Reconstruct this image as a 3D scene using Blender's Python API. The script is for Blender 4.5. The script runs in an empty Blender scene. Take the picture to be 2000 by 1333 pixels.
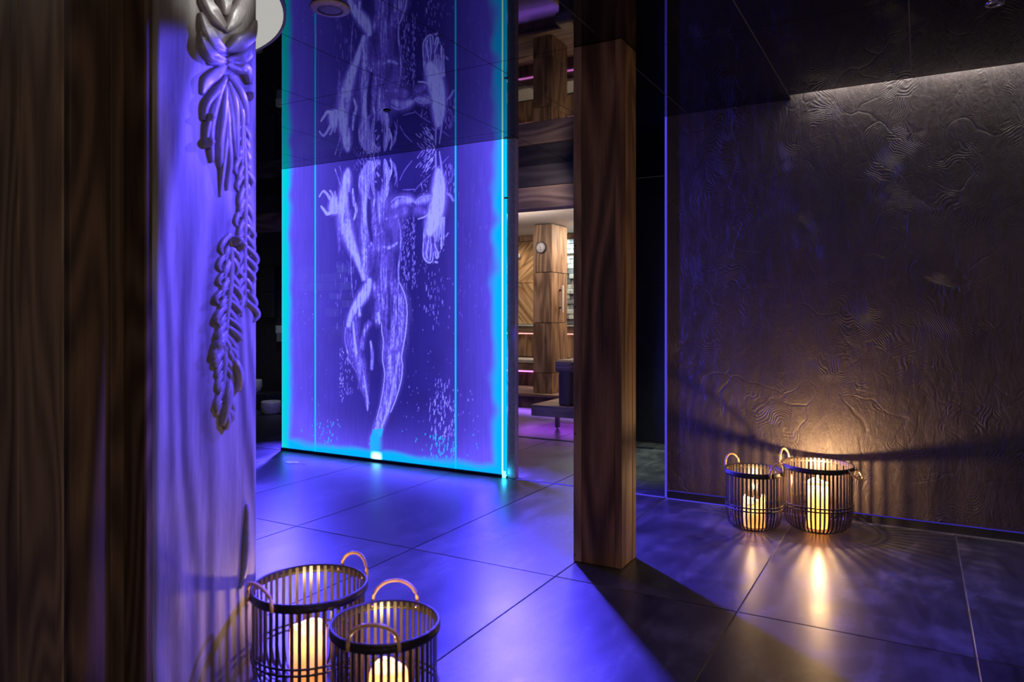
import bpy, bmesh, math, random
import numpy as np
from mathutils import Vector, Matrix
random.seed(7); RS = np.random.RandomState(11)
sc = bpy.context.scene
COL = sc.collection
# ---------------------------------------------------------------- camera
H = 1.15; CH = 2.407; TH = math.radians(29.24); F = 1420.0; HY = 617.0
CT, ST = math.cos(TH), math.sin(TH)
cd = bpy.data.cameras.new('camera'); cam = bpy.data.objects.new('camera', cd); COL.objects.link(cam)
cam.location = (0, 0, H); cam.rotation_euler = (math.radians(90), 0, TH)
cd.sensor_width = 36; cd.lens = F * 36 / 2000; cd.shift_y = -49.5 / 2000
cd.clip_start = 0.05
cd.dof.use_dof = True; cd.dof.focus_distance = 4.4; cd.dof.aperture_fstop = 3.2
sc.camera = cam
# ---------------------------------------------------------------- world, exposure
sc.view_settings.view_transform = 'Standard'; sc.view_settings.look = 'None'
sc.view_settings.exposure = 0.0; sc.view_settings.gamma = 1.0
w = bpy.data.worlds.new('world'); sc.world = w; w.use_nodes = True
w.node_tree.nodes['Background'].inputs[0].default_value = (0.9, 0.8, 0.75, 1)
w.node_tree.nodes['Background'].inputs[1].default_value = 0.035
# ---------------------------------------------------------------- lights
BLUE = (0.075, 0.052, 1.0)
def area(name, loc, direction, sx, sy, power, color, spread=180):
    l = bpy.data.lights.new(name, 'AREA'); l.shape = 'RECTANGLE'; l.size = sx; l.size_y = sy
    l.energy = power; l.color = color; l.spread = math.radians(spread)
    o = bpy.data.objects.new(name, l); COL.objects.link(o); o.location = loc
    o.rotation_euler = Vector(direction).to_track_quat('-Z', 'Y').to_euler(); return o
def spot(name, loc, target, power, color, angle, blend=0.3, radius=0.03):
    l = bpy.data.lights.new(name, 'SPOT'); l.energy = power; l.color = color
    l.spot_size = math.radians(angle); l.spot_blend = blend; l.shadow_soft_size = radius
    o = bpy.data.objects.new(name, l); COL.objects.link(o); o.location = loc
    o.rotation_euler = (Vector(target) - Vector(loc)).to_track_quat('-Z', 'Y').to_euler(); return o
def point(name, loc, power, color, radius):
    l = bpy.data.lights.new(name, 'POINT'); l.energy = power; l.color = color; l.shadow_soft_size = radius
    o = bpy.data.objects.new(name, l); COL.objects.link(o); o.location = loc; return o
WY = 4.48                     # plane of plaster wall and of the lit glass
area('blue_strip_light', (-2.52, 4.40, 1.25), (0.66, -0.62, -0.62), 0.02, 2.2, 160, BLUE, 96)
area('added_grazing_blue', (-2.50, 4.36, 1.25), (1, 0.0, 0), 0.02, 2.2, 15, BLUE, 70)  # second blue source added to graze the plaster ridges
area('blue_strip_light', (-4.72, 4.40, 1.25), (0.45, -0.7, -0.62), 0.02, 2.2, 120, BLUE, 96)
area('added_floor_blue', (-3.66, 4.44, .10), (0, -1, -.25), 2.1, 0.02, 6, BLUE)  # added along the bottom channel to brighten the floor in blue
spot('added_blue_spot', (-1.05, 2.85, 2.36), (-1.835, 1.45, 0.90), 330, (0.095, 0.062, 1.0), 60, 0.12, 0.02)  # unseen blue spot added to light the carved panel
fs_ = spot('added_blue_fill', (-0.70, 2.05, 1.9), (-1.835, 1.475, 1.02), 300, (0.095, 0.062, 1.0), 76, 0.10, 0.02); fs_.scale = (0.16, 1, 1)  # added narrow blue fill for the carving's near side, no fixture there
ws_ = spot('added_white_spot', (-1.05, 1.9, 2.38), (-1.835, 1.47, 2.36), 34.0, (1, 0.97, 0.92), 52, 0.5, 0.03); ws_.scale = (0.42, 1, 1)  # unseen spot added to whiten the top of the carved panel
area('cove_light', (1.35, 4.435, 2.50), (0, 0.35, -1), 3.9, 0.02, 14.0, (1, 0.93, 0.9))
area('added_warm_fill', (1.3, -0.6, 2.35), (-0.3, 0.45, -1), 0.9, 0.5, 34, (1, 0.78, 0.56))  # unseen warm fill added behind the camera for pillar and post
spot('added_beam_fill', (-2.5, 4.95, 2.38), (-2.9, 5.4, 2.10), 14, (1, 0.85, 0.8), 100, 0.8, 0.05)  # added so the beam front is not left dark
spot('passage_spotlight', (-1.9, 5.85, 2.38), (-1.80, 5.65, 0), 170, (0.8, 1.0, 0.92), 50, 0.8, 0.05)
spot('added_lounge_spot', (-2.7, 7.9, 2.20), (-4.1, 8.5, 0.9), 65, (1, 0.72, 0.46), 110, 0.8, 0.08)  # unseen warm spot added for the side of the clad pillar
area('added_lounge_fill', (-3.5, 8.6, 2.25), (-0.4, -0.3, -1), 0.6, 0.6, 32, (1, 0.80, 0.60))  # unseen fill added over the bench and pillar side
area('added_lounge_fill', (-4.2, 7.2, 2.25), (0.0, 0.3, -1), 0.8, 0.4, 9, (1, 0.85, 0.75))  # unseen fill added for the clad pillar's front and clock
spot('added_lounger_spot', (-3.1, 7.6, 2.2), (-3.2, 6.85, .2), 26, (1, .78, .58), 60, .7, .05)  # unseen spot added to warm the lounger seat
area('added_lounge_uplight', (-4.2, 6.9, 1.9), (0, .25, 1), 1.6, 0.3, 14, (1, 0.86, 0.74))  # added out of sight to brighten the cream ceiling
area('lounge_violet_light', (-3.3, 6.85, 0.125), (0, 0, -1), 0.9, 0.5, 5.0, (0.42, 0.08, 1))
area('lounge_violet_light', (-4.3, 7.96, 0.13), (0, -.6, -1), 2.6, 0.09, 11, (0.35, 0.12, 1), 110)
# ---------------------------------------------------------------- helpers
def kk(sx):
    t = (sx - 1000) / F
    return (t * CT - ST) / (CT + t * ST)
def on_y(sx, sy, Y):          # photo position -> point of a plane of constant Y
    X = kk(sx) * Y; z = -X * ST + Y * CT
    return X, H - (sy - HY) / F * z
def on_x(sx, sy, X):          # photo position -> point of a plane of constant X
    Y = X / kk(sx); z = -X * ST + Y * CT
    return Y, H - (sy - HY) / F * z

def link(name, me, mat=None, parent=None):
    o = bpy.data.objects.new(name, me); COL.objects.link(o)
    if mat is not None and not me.materials: me.materials.append(mat)
    if parent is not None: o.parent = parent
    return o
def empty(name, loc=(0, 0, 0), rz=0, parent=None):
    o = bpy.data.objects.new(name, None); COL.objects.link(o); o.location = loc; o.rotation_euler = (0, 0, rz)
    o.empty_display_size = .1
    if parent is not None: o.parent = parent
    return o
def tag(o, label=None, cat=None, group=None, kind=None):
    if label: o['label'] = label
    if cat: o['category'] = cat
    if group: o['group'] = group
    if kind: o['kind'] = kind
    return o
def smooth(me):
    me.polygons.foreach_set('use_smooth', [True] * len(me.polygons)); return me
def bm_mesh(name, bm, sm=False):
    bmesh.ops.recalc_face_normals(bm, faces=bm.faces)
    me = bpy.data.meshes.new(name); bm.to_mesh(me); bm.free()
    if sm: smooth(me)
    return me
def bxs(bm, x0, x1, y0, y1, z0, z1, bev=0.0):
    vs = [bm.verts.new(p) for p in ((x0,y0,z0),(x1,y0,z0),(x1,y1,z0),(x0,y1,z0),(x0,y0,z1),(x1,y0,z1),(x1,y1,z1),(x0,y1,z1))]
    fs = [bm.faces.new([vs[i] for i in q]) for q in ((3,2,1,0),(4,5,6,7),(0,1,5,4),(1,2,6,5),(2,3,7,6),(3,0,4,7))]
    if bev > 0:
        es = {e for f in fs for e in f.edges}
        bmesh.ops.bevel(bm, geom=list(es), offset=bev, segments=1, affect='EDGES')
def box(name, x0, x1, y0, y1, z0, z1, mat, parent=None, bev=0.0):
    bm = bmesh.new(); bxs(bm, min(x0,x1), max(x0,x1), min(y0,y1), max(y0,y1), min(z0,z1), max(z0,z1), bev)
    return link(name, bm_mesh(name, bm), mat, parent)
def lathe_bm(bm, prof, n=40, cap=False, mtx=None):
    rings = []
    for r, z in prof:
        rings.append([bm.verts.new((r*math.cos(2*math.pi*i/n), r*math.sin(2*math.pi*i/n), z)) for i in range(n)])
    for a, b in zip(rings, rings[1:]):
        for i in range(n):
            j = (i+1) % n; bm.faces.new((a[i], a[j], b[j], b[i]))
    if cap:
        bm.faces.new(rings[0][::-1]); bm.faces.new(rings[-1])
    if mtx is not None:
        bmesh.ops.transform(bm, matrix=mtx, verts=[v for r in rings for v in r])
def lathe(name, prof, mat, parent=None, n=40, cap=False, mtx=None, sm=True):
    bm = bmesh.new(); lathe_bm(bm, prof, n, cap, mtx)
    return link(name, bm_mesh(name, bm, sm), mat, parent)
def tube_bm(bm, pts, rad, n=8):
    pts = [Vector(p) for p in pts]; rings = []
    for i, p in enumerate(pts):
        d = (pts[min(i+1, len(pts)-1)] - pts[max(i-1, 0)]).normalized()
        up = Vector((0, 0, 1)) if abs(d.z) < .9 else Vector((1, 0, 0))
        a = d.cross(up).normalized(); b = d.cross(a).normalized()
        r = rad[i] if isinstance(rad, (list, tuple)) else rad
        rings.append([bm.verts.new(p + a*r*math.cos(2*math.pi*k/n) + b*r*math.sin(2*math.pi*k/n)) for k in range(n)])
    for A, B in zip(rings, rings[1:]):
        for i in range(n):
            j = (i+1) % n; bm.faces.new((A[i], A[j], B[j], B[i]))
    bm.faces.new(rings[0]); bm.faces.new(rings[-1][::-1])
def tube(name, pts, rad, mat, parent=None, n=8):
    bm = bmesh.new(); tube_bm(bm, pts, rad, n)
    return link(name, bm_mesh(name, bm, True), mat, parent)
# ---------------------------------------------------------------- materials
class NT:
    def __init__(s, name):
        s.m = bpy.data.materials.new(name); s.m.use_nodes = True; s.t = s.m.node_tree; s.t.nodes.clear()
        s.out = s.n('ShaderNodeOutputMaterial')
    def n(s, typ, **kw):
        nd = s.t.nodes.new(typ)
        for k, v in kw.items():
            if k.startswith('i_'):
                key = k[2:].replace('_', ' ')
                nd.inputs[key].default_value = v
            else: setattr(nd, k, v)
        return nd
    def l(s, a, b): s.t.links.new(a, b)
    def bsdf(s, **kw):
        b = s.n('ShaderNodeBsdfPrincipled', **kw); s.l(b.outputs[0], s.out.inputs[0]); return b
    def coord(s, scale=(1,1,1), rot=(0,0,0), loc=(0,0,0), kind='Object'):
        tc = s.n('ShaderNodeTexCoord'); mp = s.n('ShaderNodeMapping')
        mp.inputs['Scale'].default_value = scale; mp.inputs['Rotation'].default_value = rot; mp.inputs['Location'].default_value = loc
        s.l(tc.outputs[kind], mp.inputs[0])
        oi = s.n('ShaderNodeObjectInfo'); ml = s.n('ShaderNodeMath', operation='MULTIPLY'); ml.inputs[1].default_value = 37.0
        s.l(oi.outputs['Random'], ml.inputs[0])
        ad = s.n('ShaderNodeVectorMath', operation='ADD'); s.l(mp.outputs[0], ad.inputs[0]); s.l(ml.outputs[0], ad.inputs[1])
        s.rnd = oi.outputs['Random']
        return ad.outputs[0]
    def noise(s, vec, scale, detail=4, rough=.55, dist=0.0):
        nd = s.n('ShaderNodeTexNoise'); nd.inputs['Scale'].default_value = scale; nd.inputs['Detail'].default_value = detail
        nd.inputs['Roughness'].default_value = rough; nd.inputs['Distortion'].default_value = dist
        s.l(vec, nd.inputs['Vector']); return nd.outputs['Fac']
    def ramp(s, fac, stops):
        r = s.n('ShaderNodeValToRGB'); e = r.color_ramp.elements
        while len(e) > 1: e.remove(e[-1])
        e[0].position = stops[0][0]; e[0].color = (*stops[0][1], 1)
        for p, c in stops[1:]:
            x = e.new(p); x.color = (*c, 1)
        s.l(fac, r.inputs[0]); return r.outputs[0]
    def math(s, op, a, b=None):
        m = s.n('ShaderNodeMath', operation=op)
        for i, v in enumerate((a, b)):
            if v is None: continue
            if isinstance(v, (int, float)): m.inputs[i].default_value = v
            else: s.l(v, m.inputs[i])
        return m.outputs[0]
    def bump(s, h, strength, dist, b, prev=None):
        bp = s.n('ShaderNodeBump'); bp.inputs['Strength'].default_value = strength; bp.inputs['Distance'].default_value = dist
        s.l(h, bp.inputs['Height'])
        if prev is not None: s.l(prev, bp.inputs['Normal'])
        if b is not None: s.l(bp.outputs[0], b.inputs['Normal'])
        return bp.outputs[0]

def wood(name, dark, mid, light, axis='z', rough=.55, bump=.5, ringscale=1.0, knots=True, spec=.35):
    """weathered softwood: long fibres along one axis, cathedral rings and knots"""
    t = NT(name)
    sc_ = {'z': (1, 1, .055), 'x': (.055, 1, 1), 'y': (1, .055, 1)}[axis]
    sc2 = {'z': (1, 1, .16), 'x': (.16, 1, 1), 'y': (1, .16, 1)}[axis]
    v = t.coord(sc_); v2 = t.coord(sc2)
    base = t.noise(v2, 4.0, 1, .4)
    wob = t.math('MULTIPLY', base, 58 * ringscale)
    rings = t.math('SINE', wob)
    rings = t.math('MULTIPLY', t.math('ADD', rings, 1), .5)
    fib = t.noise(v, 130, 6, .75)
    pat = t.noise(v, 14, 3, .6)
    f = t.math('ADD', t.math('MULTIPLY', rings, .26), t.math('MULTIPLY', fib, .38))
    f = t.math('ADD', f, t.math('MULTIPLY', pat, .42))
    if knots:
        vk = t.coord({'z': (1, 1, .45), 'x': (.45, 1, 1), 'y': (1, .45, 1)}[axis])
        vo = t.n('ShaderNodeTexVoronoi'); vo.inputs['Scale'].default_value = 4.2; t.l(vk, vo.inputs['Vector'])
        kn = t.math('SMOOTH_MIN', t.math('MULTIPLY', vo.outputs['Distance'], 7.0), 1.0)
        f = t.math('MULTIPLY', f, t.math('ADD', t.math('MULTIPLY', kn, .55), .45))
    rn = t.math('MULTIPLY', t.math('SUBTRACT', t.rnd, .5), .14)
    f = t.math('ADD', f, rn)
    c = t.ramp(f, [(.22, dark), (.48, mid), (.78, light)])
    b = t.bsdf(); t.l(c, b.inputs['Base Color'])
    b.inputs['Roughness'].default_value = rough; b.inputs['Specular IOR Level'].default_value = spec
    t.bump(f, bump, .006, b)
    return t.m
def plain(name, col, rough=.5, metal=0.0, spec=.5, bump=0, bscale=60):
    t = NT(name); b = t.bsdf()
    v = t.coord(); n = t.noise(v, bscale, 4)
    c = t.ramp(n, [(.3, tuple(x*.78 for x in col)), (.7, tuple(min(1, x*1.15) for x in col))])
    t.l(c, b.inputs['Base Color']); b.inputs['Roughness'].default_value = rough
    b.inputs['Metallic'].default_value = metal; b.inputs['Specular IOR Level'].default_value = spec
    if bump: t.bump(n, bump, .003, b)
    return t.m
def emis(name, col, strength):
    t = NT(name); e = t.n('ShaderNodeEmission'); e.inputs[0].default_value = (*col, 1); e.inputs[1].default_value = strength
    t.l(e.outputs[0], t.out.inputs[0]); return t.m

def make_floor_mat():
    t = NT('floor_tile_stone'); v = t.coord((1, 1, 1)); b = t.bsdf()
    n1 = t.noise(v, 2.2, 6, .62, .6); n2 = t.noise(v, 38, 5, .7)
    vs = t.coord((1, .25, 1), rot=(0, 0, .5)); n3 = t.noise(vs, 9, 5, .65, .8)
    f = t.math('ADD', t.math('MULTIPLY', n1, .5), t.math('ADD', t.math('MULTIPLY', n2, .15), t.math('MULTIPLY', n3, .35)))
    c = t.ramp(f, [(.36, (.014, .013, .013)), (.50, (.045, .043, .042)), (.64, (.13, .126, .12))])
    t.l(c, b.inputs['Base Color'])
    r = t.n('ShaderNodeMapRange'); r.inputs['From Min'].default_value = .35; r.inputs['From Max'].default_value = .65
    r.inputs['To Min'].default_value = .30; r.inputs['To Max'].default_value = .44
    t.l(f, r.inputs['Value']); t.l(r.outputs[0], b.inputs['Roughness'])
    b.inputs['IOR'].default_value = 1.5; b.inputs['Specular IOR Level'].default_value = .62
    t.bump(f, .4, .005, b)
    return t.m
M = {}
M['tile'] = make_floor_mat()
M['grout'] = plain('pale_grout', (.30, .29, .28), .8)
def make_ceiling_mat():
    t = NT('black_gloss_ceiling'); b = t.bsdf()
    b.inputs['Base Color'].default_value = (.0025, .0025, .0035, 1); b.inputs['Roughness'].default_value = .018
    b.inputs['IOR'].default_value = 1.72
    v = t.coord((1, 1, 1)); n = t.noise(v, 1.1, 2)
    t.bump(n, .06, .01, b)
    return t.m
M['ceil'] = make_ceiling_mat()
M['ceil_joint'] = plain('ceiling_joint', (.12, .11, .13), .5)
M['tile_wall'] = plain('dark_wall_tile', (.022, .022, .026), .42, bump=.2, bscale=14)
M['wall_grout'] = plain('wall_grout', (.05, .05, .055), .8)
def make_plaster():
    t = NT('trowelled_plaster'); b = t.bsdf()
    v = t.coord((1, 1, 1))
    nz = t.noise(v, 2.4, 3, .5)
    # warped coordinates for the trowel strokes
    wn = t.n('ShaderNodeTexNoise'); wn.inputs['Scale'].default_value = 2.6; wn.inputs['Detail'].default_value = 2; t.l(v, wn.inputs['Vector'])
    wm = t.n('ShaderNodeVectorMath', operation='MULTIPLY_ADD'); t.l(wn.outputs['Color'], wm.inputs[0]); wm.inputs[1].default_value = (.9, .9, .9); t.l(v, wm.inputs[2])
    # overlapping fans of ridges, each cell with its own direction
    vo = t.n('ShaderNodeTexVoronoi'); vo.inputs['Scale'].default_value = 5.0; t.l(wm.outputs[0], vo.inputs['Vector'])
    sep = t.n('ShaderNodeSeparateColor'); t.l(vo.outputs['Color'], sep.inputs[0])
    ang = t.math('MULTIPLY', sep.outputs[0], 3.1)
    sx = t.n('ShaderNodeSeparateXYZ'); t.l(wm.outputs[0], sx.inputs[0])
    lin = t.math('ADD', t.math('MULTIPLY', sx.outputs['X'], t.math('COSINE', ang)), t.math('MULTIPLY', sx.outputs['Z'], t.math('SINE', ang)))
    lin = t.math('ADD', lin, t.math('MULTIPLY', t.noise(v, 9, 2), .06))
    rid = t.math('SINE', t.math('MULTIPLY', lin, 330))
    msk = t.ramp(t.noise(v, 4.5, 3), [(.50, (0, 0, 0)), (.66, (1, 1, 1))])
    rid = t.math('MULTIPLY', rid, msk)
    # sharp plaster laps
    ve = t.n('ShaderNodeTexVoronoi'); ve.feature = 'DISTANCE_TO_EDGE'; ve.inputs['Scale'].default_value = 2.3; t.l(wm.outputs[0], ve.inputs['Vector'])
    lap = t.math('MULTIPLY', t.math('MINIMUM', ve.outputs['Distance'], .03), 28)
    lmask = t.ramp(t.noise(v, 2.9, 2), [(.44, (0, 0, 0)), (.66, (1, 1, 1))])
    lap = t.math('MULTIPLY', lap, lmask)
    lap2 = t.math('MULTIPLY', sep.outputs[1], 1.0)
    wn2 = t.noise(v, 26, 6, .75, .8)
    sc3 = t.coord((1, 1, .35), rot=(0, .8, 0)); wn3 = t.noise(sc3, 20, 5, .7, 1.2)
    n0 = t.bump(lap, .6, .007, None)
    n1 = t.bump(lap2, .6, .007, None, n0)
    n2 = t.bump(rid, .6, .0022, None, n1)
    n3 = t.bump(wn3, .65, .010, None, n2)
    n4 = t.bump(wn2, .5, .006, b, n3)
    c = t.ramp(t.math('ADD', t.math('MULTIPLY', nz, .6), t.math('MULTIPLY', wn3, .4)), [(.3, (.029, .022, .021)), (.7, (.094, .073, .065))])
    t.l(c, b.inputs['Base Color']); b.inputs['Roughness'].default_value = .5
    b.inputs['Specular IOR Level'].default_value = .45
    return t.m
M['plaster'] = make_plaster()
M['alu'] = plain('brushed_aluminium', (.62, .6, .66), .3, .9)
M['glow_line'] = emis('blue_glow_line', (.10, .07, 1.0), .75)  # emission stands in for blue light caught along thin edge lines
M['glow_dim'] = emis('dim_blue_glow_line', (.11, .075, 1.0), .28)  # emission stands in for grazing blue light on plain metal
M['dark_metal'] = plain('dark_metal', (.035, .033, .045), .35, .7)
M['post_grey'] = plain('blue_grey_post', (.42, .40, .5), .45)
M['chrome'] = plain('chrome', (.7, .7, .7), .15, 1.0)
M['white'] = plain('white_ceramic', (.62, .58, .58), .3)
M['offwhite'] = plain('matt_white', (.5, .44, .40), .6)
M['black'] = plain('black_paint', (.012, .012, .014), .4)
M['pillar_wood'] = wood('reclaimed_brown_wood', (.014, .007, .004), (.12, .056, .030), (.30, .16, .09))
M['pillar_wood_pale'] = wood('pale_brown_wood', (.06, .035, .022), (.22, .125, .08), (.38, .25, .16))
M['pillar_wood_gold'] = wood('golden_brown_wood', (.05, .028, .013), (.25, .135, .055), (.48, .29, .13))
M['left_wood'] = wood('shaded_post_wood', (.022, .013, .008), (.095, .058, .034), (.19, .12, .07), ringscale=1.4, knots=False)  # darker copy for the post's side, shade put into the colour
M['left_wood2'] = wood('lit_post_wood', (.06, .038, .022), (.23, .145, .085), (.40, .265, .155), ringscale=1.6, knots=False)  # paler copy for the post's front, light put into the colour
M['board_wood'] = wood('carved_panel_wood', (.03, .028, .03), (.16, .145, .145), (.36, .34, .33), bump=.6, rough=.5)
M['carve'] = plain('carved_relief_wood', (.26, .24, .25), .32, bump=.4, bscale=30)
M['beam_wood'] = wood('beam_wood', (.05, .028, .018), (.16, .10, .07), (.28, .19, .13), axis='x')
M['beam_dark'] = wood('beam_dark_wood', (.008, .006, .006), (.022, .016, .016), (.04, .03, .03), axis='x')
M['plank'] = wood('herringbone_plank_wood', (.10, .055, .025), (.36, .21, .10), (.62, .42, .23), axis='x')
M['lounge_wood'] = wood('lounge_pillar_wood', (.04, .022, .014), (.19, .11, .065), (.38, .24, .15))
M['bench_wood'] = wood('bench_wood', (.10, .06, .045), (.24, .15, .11), (.40, .28, .21), axis='x')
M['bench_dark'] = wood('bench_dark_wood', (.03, .018, .014), (.08, .05, .04), (.14, .09, .07))
M['magenta_led'] = emis('magenta_led', (1.0, .25, .85), 2.2)
M['pink_led'] = emis('pink_led', (1.0, .45, .40), 1.6)
M['stone'] = plain('split_stone', (.5, .55, .54), .7, bump=.8, bscale=40)
M['stone_dark'] = plain('grey_stone', (.20, .22, .25), .7, bump=.8, bscale=40)
M['lampdisc'] = emis('luminous_ceiling', (.95, .93, .88), .48)
M['speaker'] = plain('ceiling_speaker_white', (.85, .62, .60), .6)
M['speaker_grille'] = plain('ceiling_speaker_grille', (.42, .33, .40), .6)
M['slat'] = plain('black_bamboo', (.050, .036, .026), .28, spec=.7)
M['rim'] = plain('black_wrapped_rim', (.020, .015, .013), .38, spec=.5, bump=.6, bscale=120)
M['handle'] = plain('orange_cane', (.78, .45, .17), .35, spec=.6)
M['rivet'] = plain('brass_rivet', (.75, .58, .36), .25, .8)
M['flame'] = emis('flame', (1.0, .82, .50), 14)
M['wick'] = plain('wick', (.02, .015, .01), .8)
def make_wax():
    t = NT('candle_wax')
    tr = t.n('ShaderNodeBsdfTranslucent'); tr.inputs[0].default_value = (.95, .66, .30, 1)
    df = t.n('ShaderNodeBsdfDiffuse'); df.inputs[0].default_value = (.85, .74, .55, 1)
    v = t.coord(); n = t.noise(v, 18, 3)
    c = t.ramp(n, [(.3, (.92, .50, .16)), (.7, (1, .60, .24))]); t.l(c, tr.inputs[0])
    mx = t.n('ShaderNodeMixShader'); mx.inputs[0].default_value = .45
    t.l(tr.outputs[0], mx.inputs[1]); t.l(df.outputs[0], mx.inputs[2]); t.l(mx.outputs[0], t.out.inputs[0])
    return t.m
M['wax'] = make_wax()
def make_art():
    t = NT('edge_lit_glass')
    at = t.n('ShaderNodeAttribute'); at.attribute_name = 'glow'
    al = t.n('ShaderNodeAttribute'); al.attribute_name = 'cover'
    em = t.n('ShaderNodeEmission'); t.l(at.outputs['Color'], em.inputs[0]); em.inputs[1].default_value = 1.0
    tr = t.n('ShaderNodeBsdfTransparent'); tr.inputs[0].default_value = (.55, .55, .9, 1)
    mx = t.n('ShaderNodeMixShader'); t.l(al.outputs['Fac'], mx.inputs[0]); t.l(tr.outputs[0], mx.inputs[1])
    blk = t.n('ShaderNodeBsdfDiffuse'); blk.inputs[0].default_value = (.03, .03, .06, 1)
    ad = t.n('ShaderNodeAddShader'); t.l(blk.outputs[0], mx.inputs[2])
    gl = t.n('ShaderNodeBsdfGlossy'); gl.inputs['Roughness'].default_value = .02; gl.inputs[0].default_value = (.8, .8, .9, 1)
    fr = t.n('ShaderNodeFresnel'); fr.inputs[0].default_value = 1.45
    m2 = t.n('ShaderNodeMixShader'); t.l(fr.outputs[0], m2.inputs[0]); t.l(mx.outputs[0], m2.inputs[1]); t.l(gl.outputs[0], m2.inputs[2])
    t.l(m2.outputs[0], ad.inputs[0]); t.l(em.outputs[0], ad.inputs[1]); t.l(ad.outputs[0], t.out.inputs[0])
    return t.m
M['art'] = make_art()
M['seam'] = emis('lit_seam', (0.0, .55, 1.0), 1.15)
M['edge_hot'] = emis('lit_glass_edge', (.03, .45, 1.0), 1.3)
M['corner'] = emis('cyan_corner_glow', (.02, .55, 1.0), 28)
M['edge_white'] = emis('lit_glass_edge_core', (.45, .95, .75), 1.6)

# ================================================================= SETTING
floor = box('floor', -9.5, 3.7, -1.9, 9.5, -.06, -.004, M['grout']); tag(floor, 'dark grey stone tiled floor of the spa room', kind='structure')
TX, TY = .681*H, 1.378*H
xs0, ys0 = .146*H, 2.512*H
tile_cache = None
def tile_mesh(nm, a, b, c, g, bev):
    bm = bmesh.new(); bxs(bm, g, a-g, g, b-g, 0, c, bev); return bm_mesh(nm, bm)
tm = tile_mesh('floor_tile', TX, TY, .012, .0022, .0018)
for i in range(-12, 4):
    for j in range(-2, 4):
        X, Y = xs0 + i*TX, ys0 + j*TY
        if Y > 6.0 and X > -2.0: continue
        o = link('tile', tm, M['tile'], floor); o.location = (X, Y, -.012)
# plaster wall, its end profile and skirting
XW = -1.385
wall = empty('wall_right'); tag(wall, 'dark brown trowelled plaster wall behind the two candle baskets', kind='structure')
box('plaster', XW, 3.6, WY, WY+.14, .05, 2.62, M['plaster'], wall)
box('corner_profile', XW-.016, XW-.0005, WY-.004, WY+.14, 0.0, CH, M['alu'], wall)
box('glow_line', XW-.014, XW-.002, WY-.008, WY-.0045, 0.002, CH-.002, M['glow_line'], wall)  # metal corner edge made to glow for the strip light it catches
bs = empty('baseboard_right'); tag(bs, 'low dark tile skirting along the plaster wall', kind='structure')
x = XW
for e in [-.795, -.23, .336, .90, 1.47, 2.03, 2.6, 3.2, 3.6]:
    box('tile', x+.001, e-.001, WY-.012, WY, .001, .047, M['tile_wall'], bs, .0015); x = e
box('metal_strip', XW, 3.6, WY-.014, WY, .0475, .0505, M['glow_dim'], bs)  # plain metal, glowing in place of the light it catches
box('floor_strip', XW-.002, -.9, WY-.022, WY-.0125, .0005, .004, M['glow_line'], bs)  # floor edge given emission where bare metal stayed unlit
box('floor_strip', -.899, 3.6, WY-.020, WY-.0125, .0005, .004, M['alu'], bs)
# threshold light line in the floor between glass and wall
th = box('trim_1', -2.47, XW-.02, WY-.012, WY+.004, .0005, .0035, M['glow_line']); tag(th, 'thin violet lit threshold line in the floor', kind='structure')
th = box('trim_2', -6.2, -4.80, WY-.012, WY+.004, .0005, .0035, M['alu']); tag(th, 'thin metal threshold line left of the glass', kind='structure')
# ceiling
ceil = box('ceiling', -9.5, 3.6, -1.9, 6.6, CH+.31, CH+.34, M['black']); tag(ceil, 'black high gloss panelled ceiling that mirrors the room', kind='structure')
def cpanel(x0, x1, y0, y1):
    bm = bmesh.new(); bxs(bm, 0, x1-x0, 0, y1-y0, 0, .010, 0); me = bm_mesh('panel', bm)
    o = link('panel', me, M['ceil'], ceil); o.location = (x0, y0, CH)
SL = .092                     # width of the cove slot
g = .0022
xj = [-1.256 + .61*i for i in range(-13, 9)]
for a, b in zip(xj, xj[1:]):
    b = min(b, 3.6)
    if a < -1.3: rows = [-1.69, -.49, .71, 1.91, 3.107, 4.30, 5.40]
    else: rows = [-1.51, -.31, .89, 2.09, 3.29, WY]
    if a >= -.70: rows = rows[:-1] + [WY - SL]
    if -2.6 < a < -1.3: rows = rows[:-1] + [5.40, 6.36]
    for c, d in zip(rows, rows[1:]): 
        if d-c < .02: continue
        cpanel(a+g, b-g, c+g, d-g)
    for c in rows[1:-1]:
        bb = box('joint', a, b, c-g, c+g, CH+.002, CH+.009, M['ceil_joint'], ceil)
    box('joint', a-g, a+g, rows[0], rows[-1], CH+.002, CH+.009, M['ceil_joint'], ceil)
# between wall end and back tiles the ceiling closes over the passage
cpanel(-1.25, XW+.6, 5.42, 6.36) if False else None
cv = empty('trim_3'); tag(cv, 'narrow light cove between ceiling and plaster wall', kind='structure')
box('cove_lip', -.70, 3.6, WY-SL-.012, WY-SL-.002, CH, CH+.16, M['black'], cv)
box('cove_top', -.70, 3.6, WY-SL-.012, WY, CH+.16, CH+.17, M['offwhite'], cv)
box('cove_end', -.70, -.655, WY-SL-.012, WY-.001, CH+.001, CH+.16, M['black'], cv)
# beam across the back of the gloss ceiling
bmn = empty('trim_4'); tag(bmn, 'timber beam with a dark upper board over the passage', kind='structure')
box('dark_board', -6.9, -2.30, 5.40, 5.52, CH-.175, CH+.01, M['beam_dark'], bmn, .003)
box('beam', -6.9, -2.30, 5.395, 5.53, CH-.365, CH-.178, M['beam_wood'], bmn, .006)
c2 = box('ceiling_back', -9.5, -2.30, 5.53, 9.4, 2.30, 2.36, M['offwhite']); tag(c2, 'matt cream ceiling of the lounge beyond', kind='structure')
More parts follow.
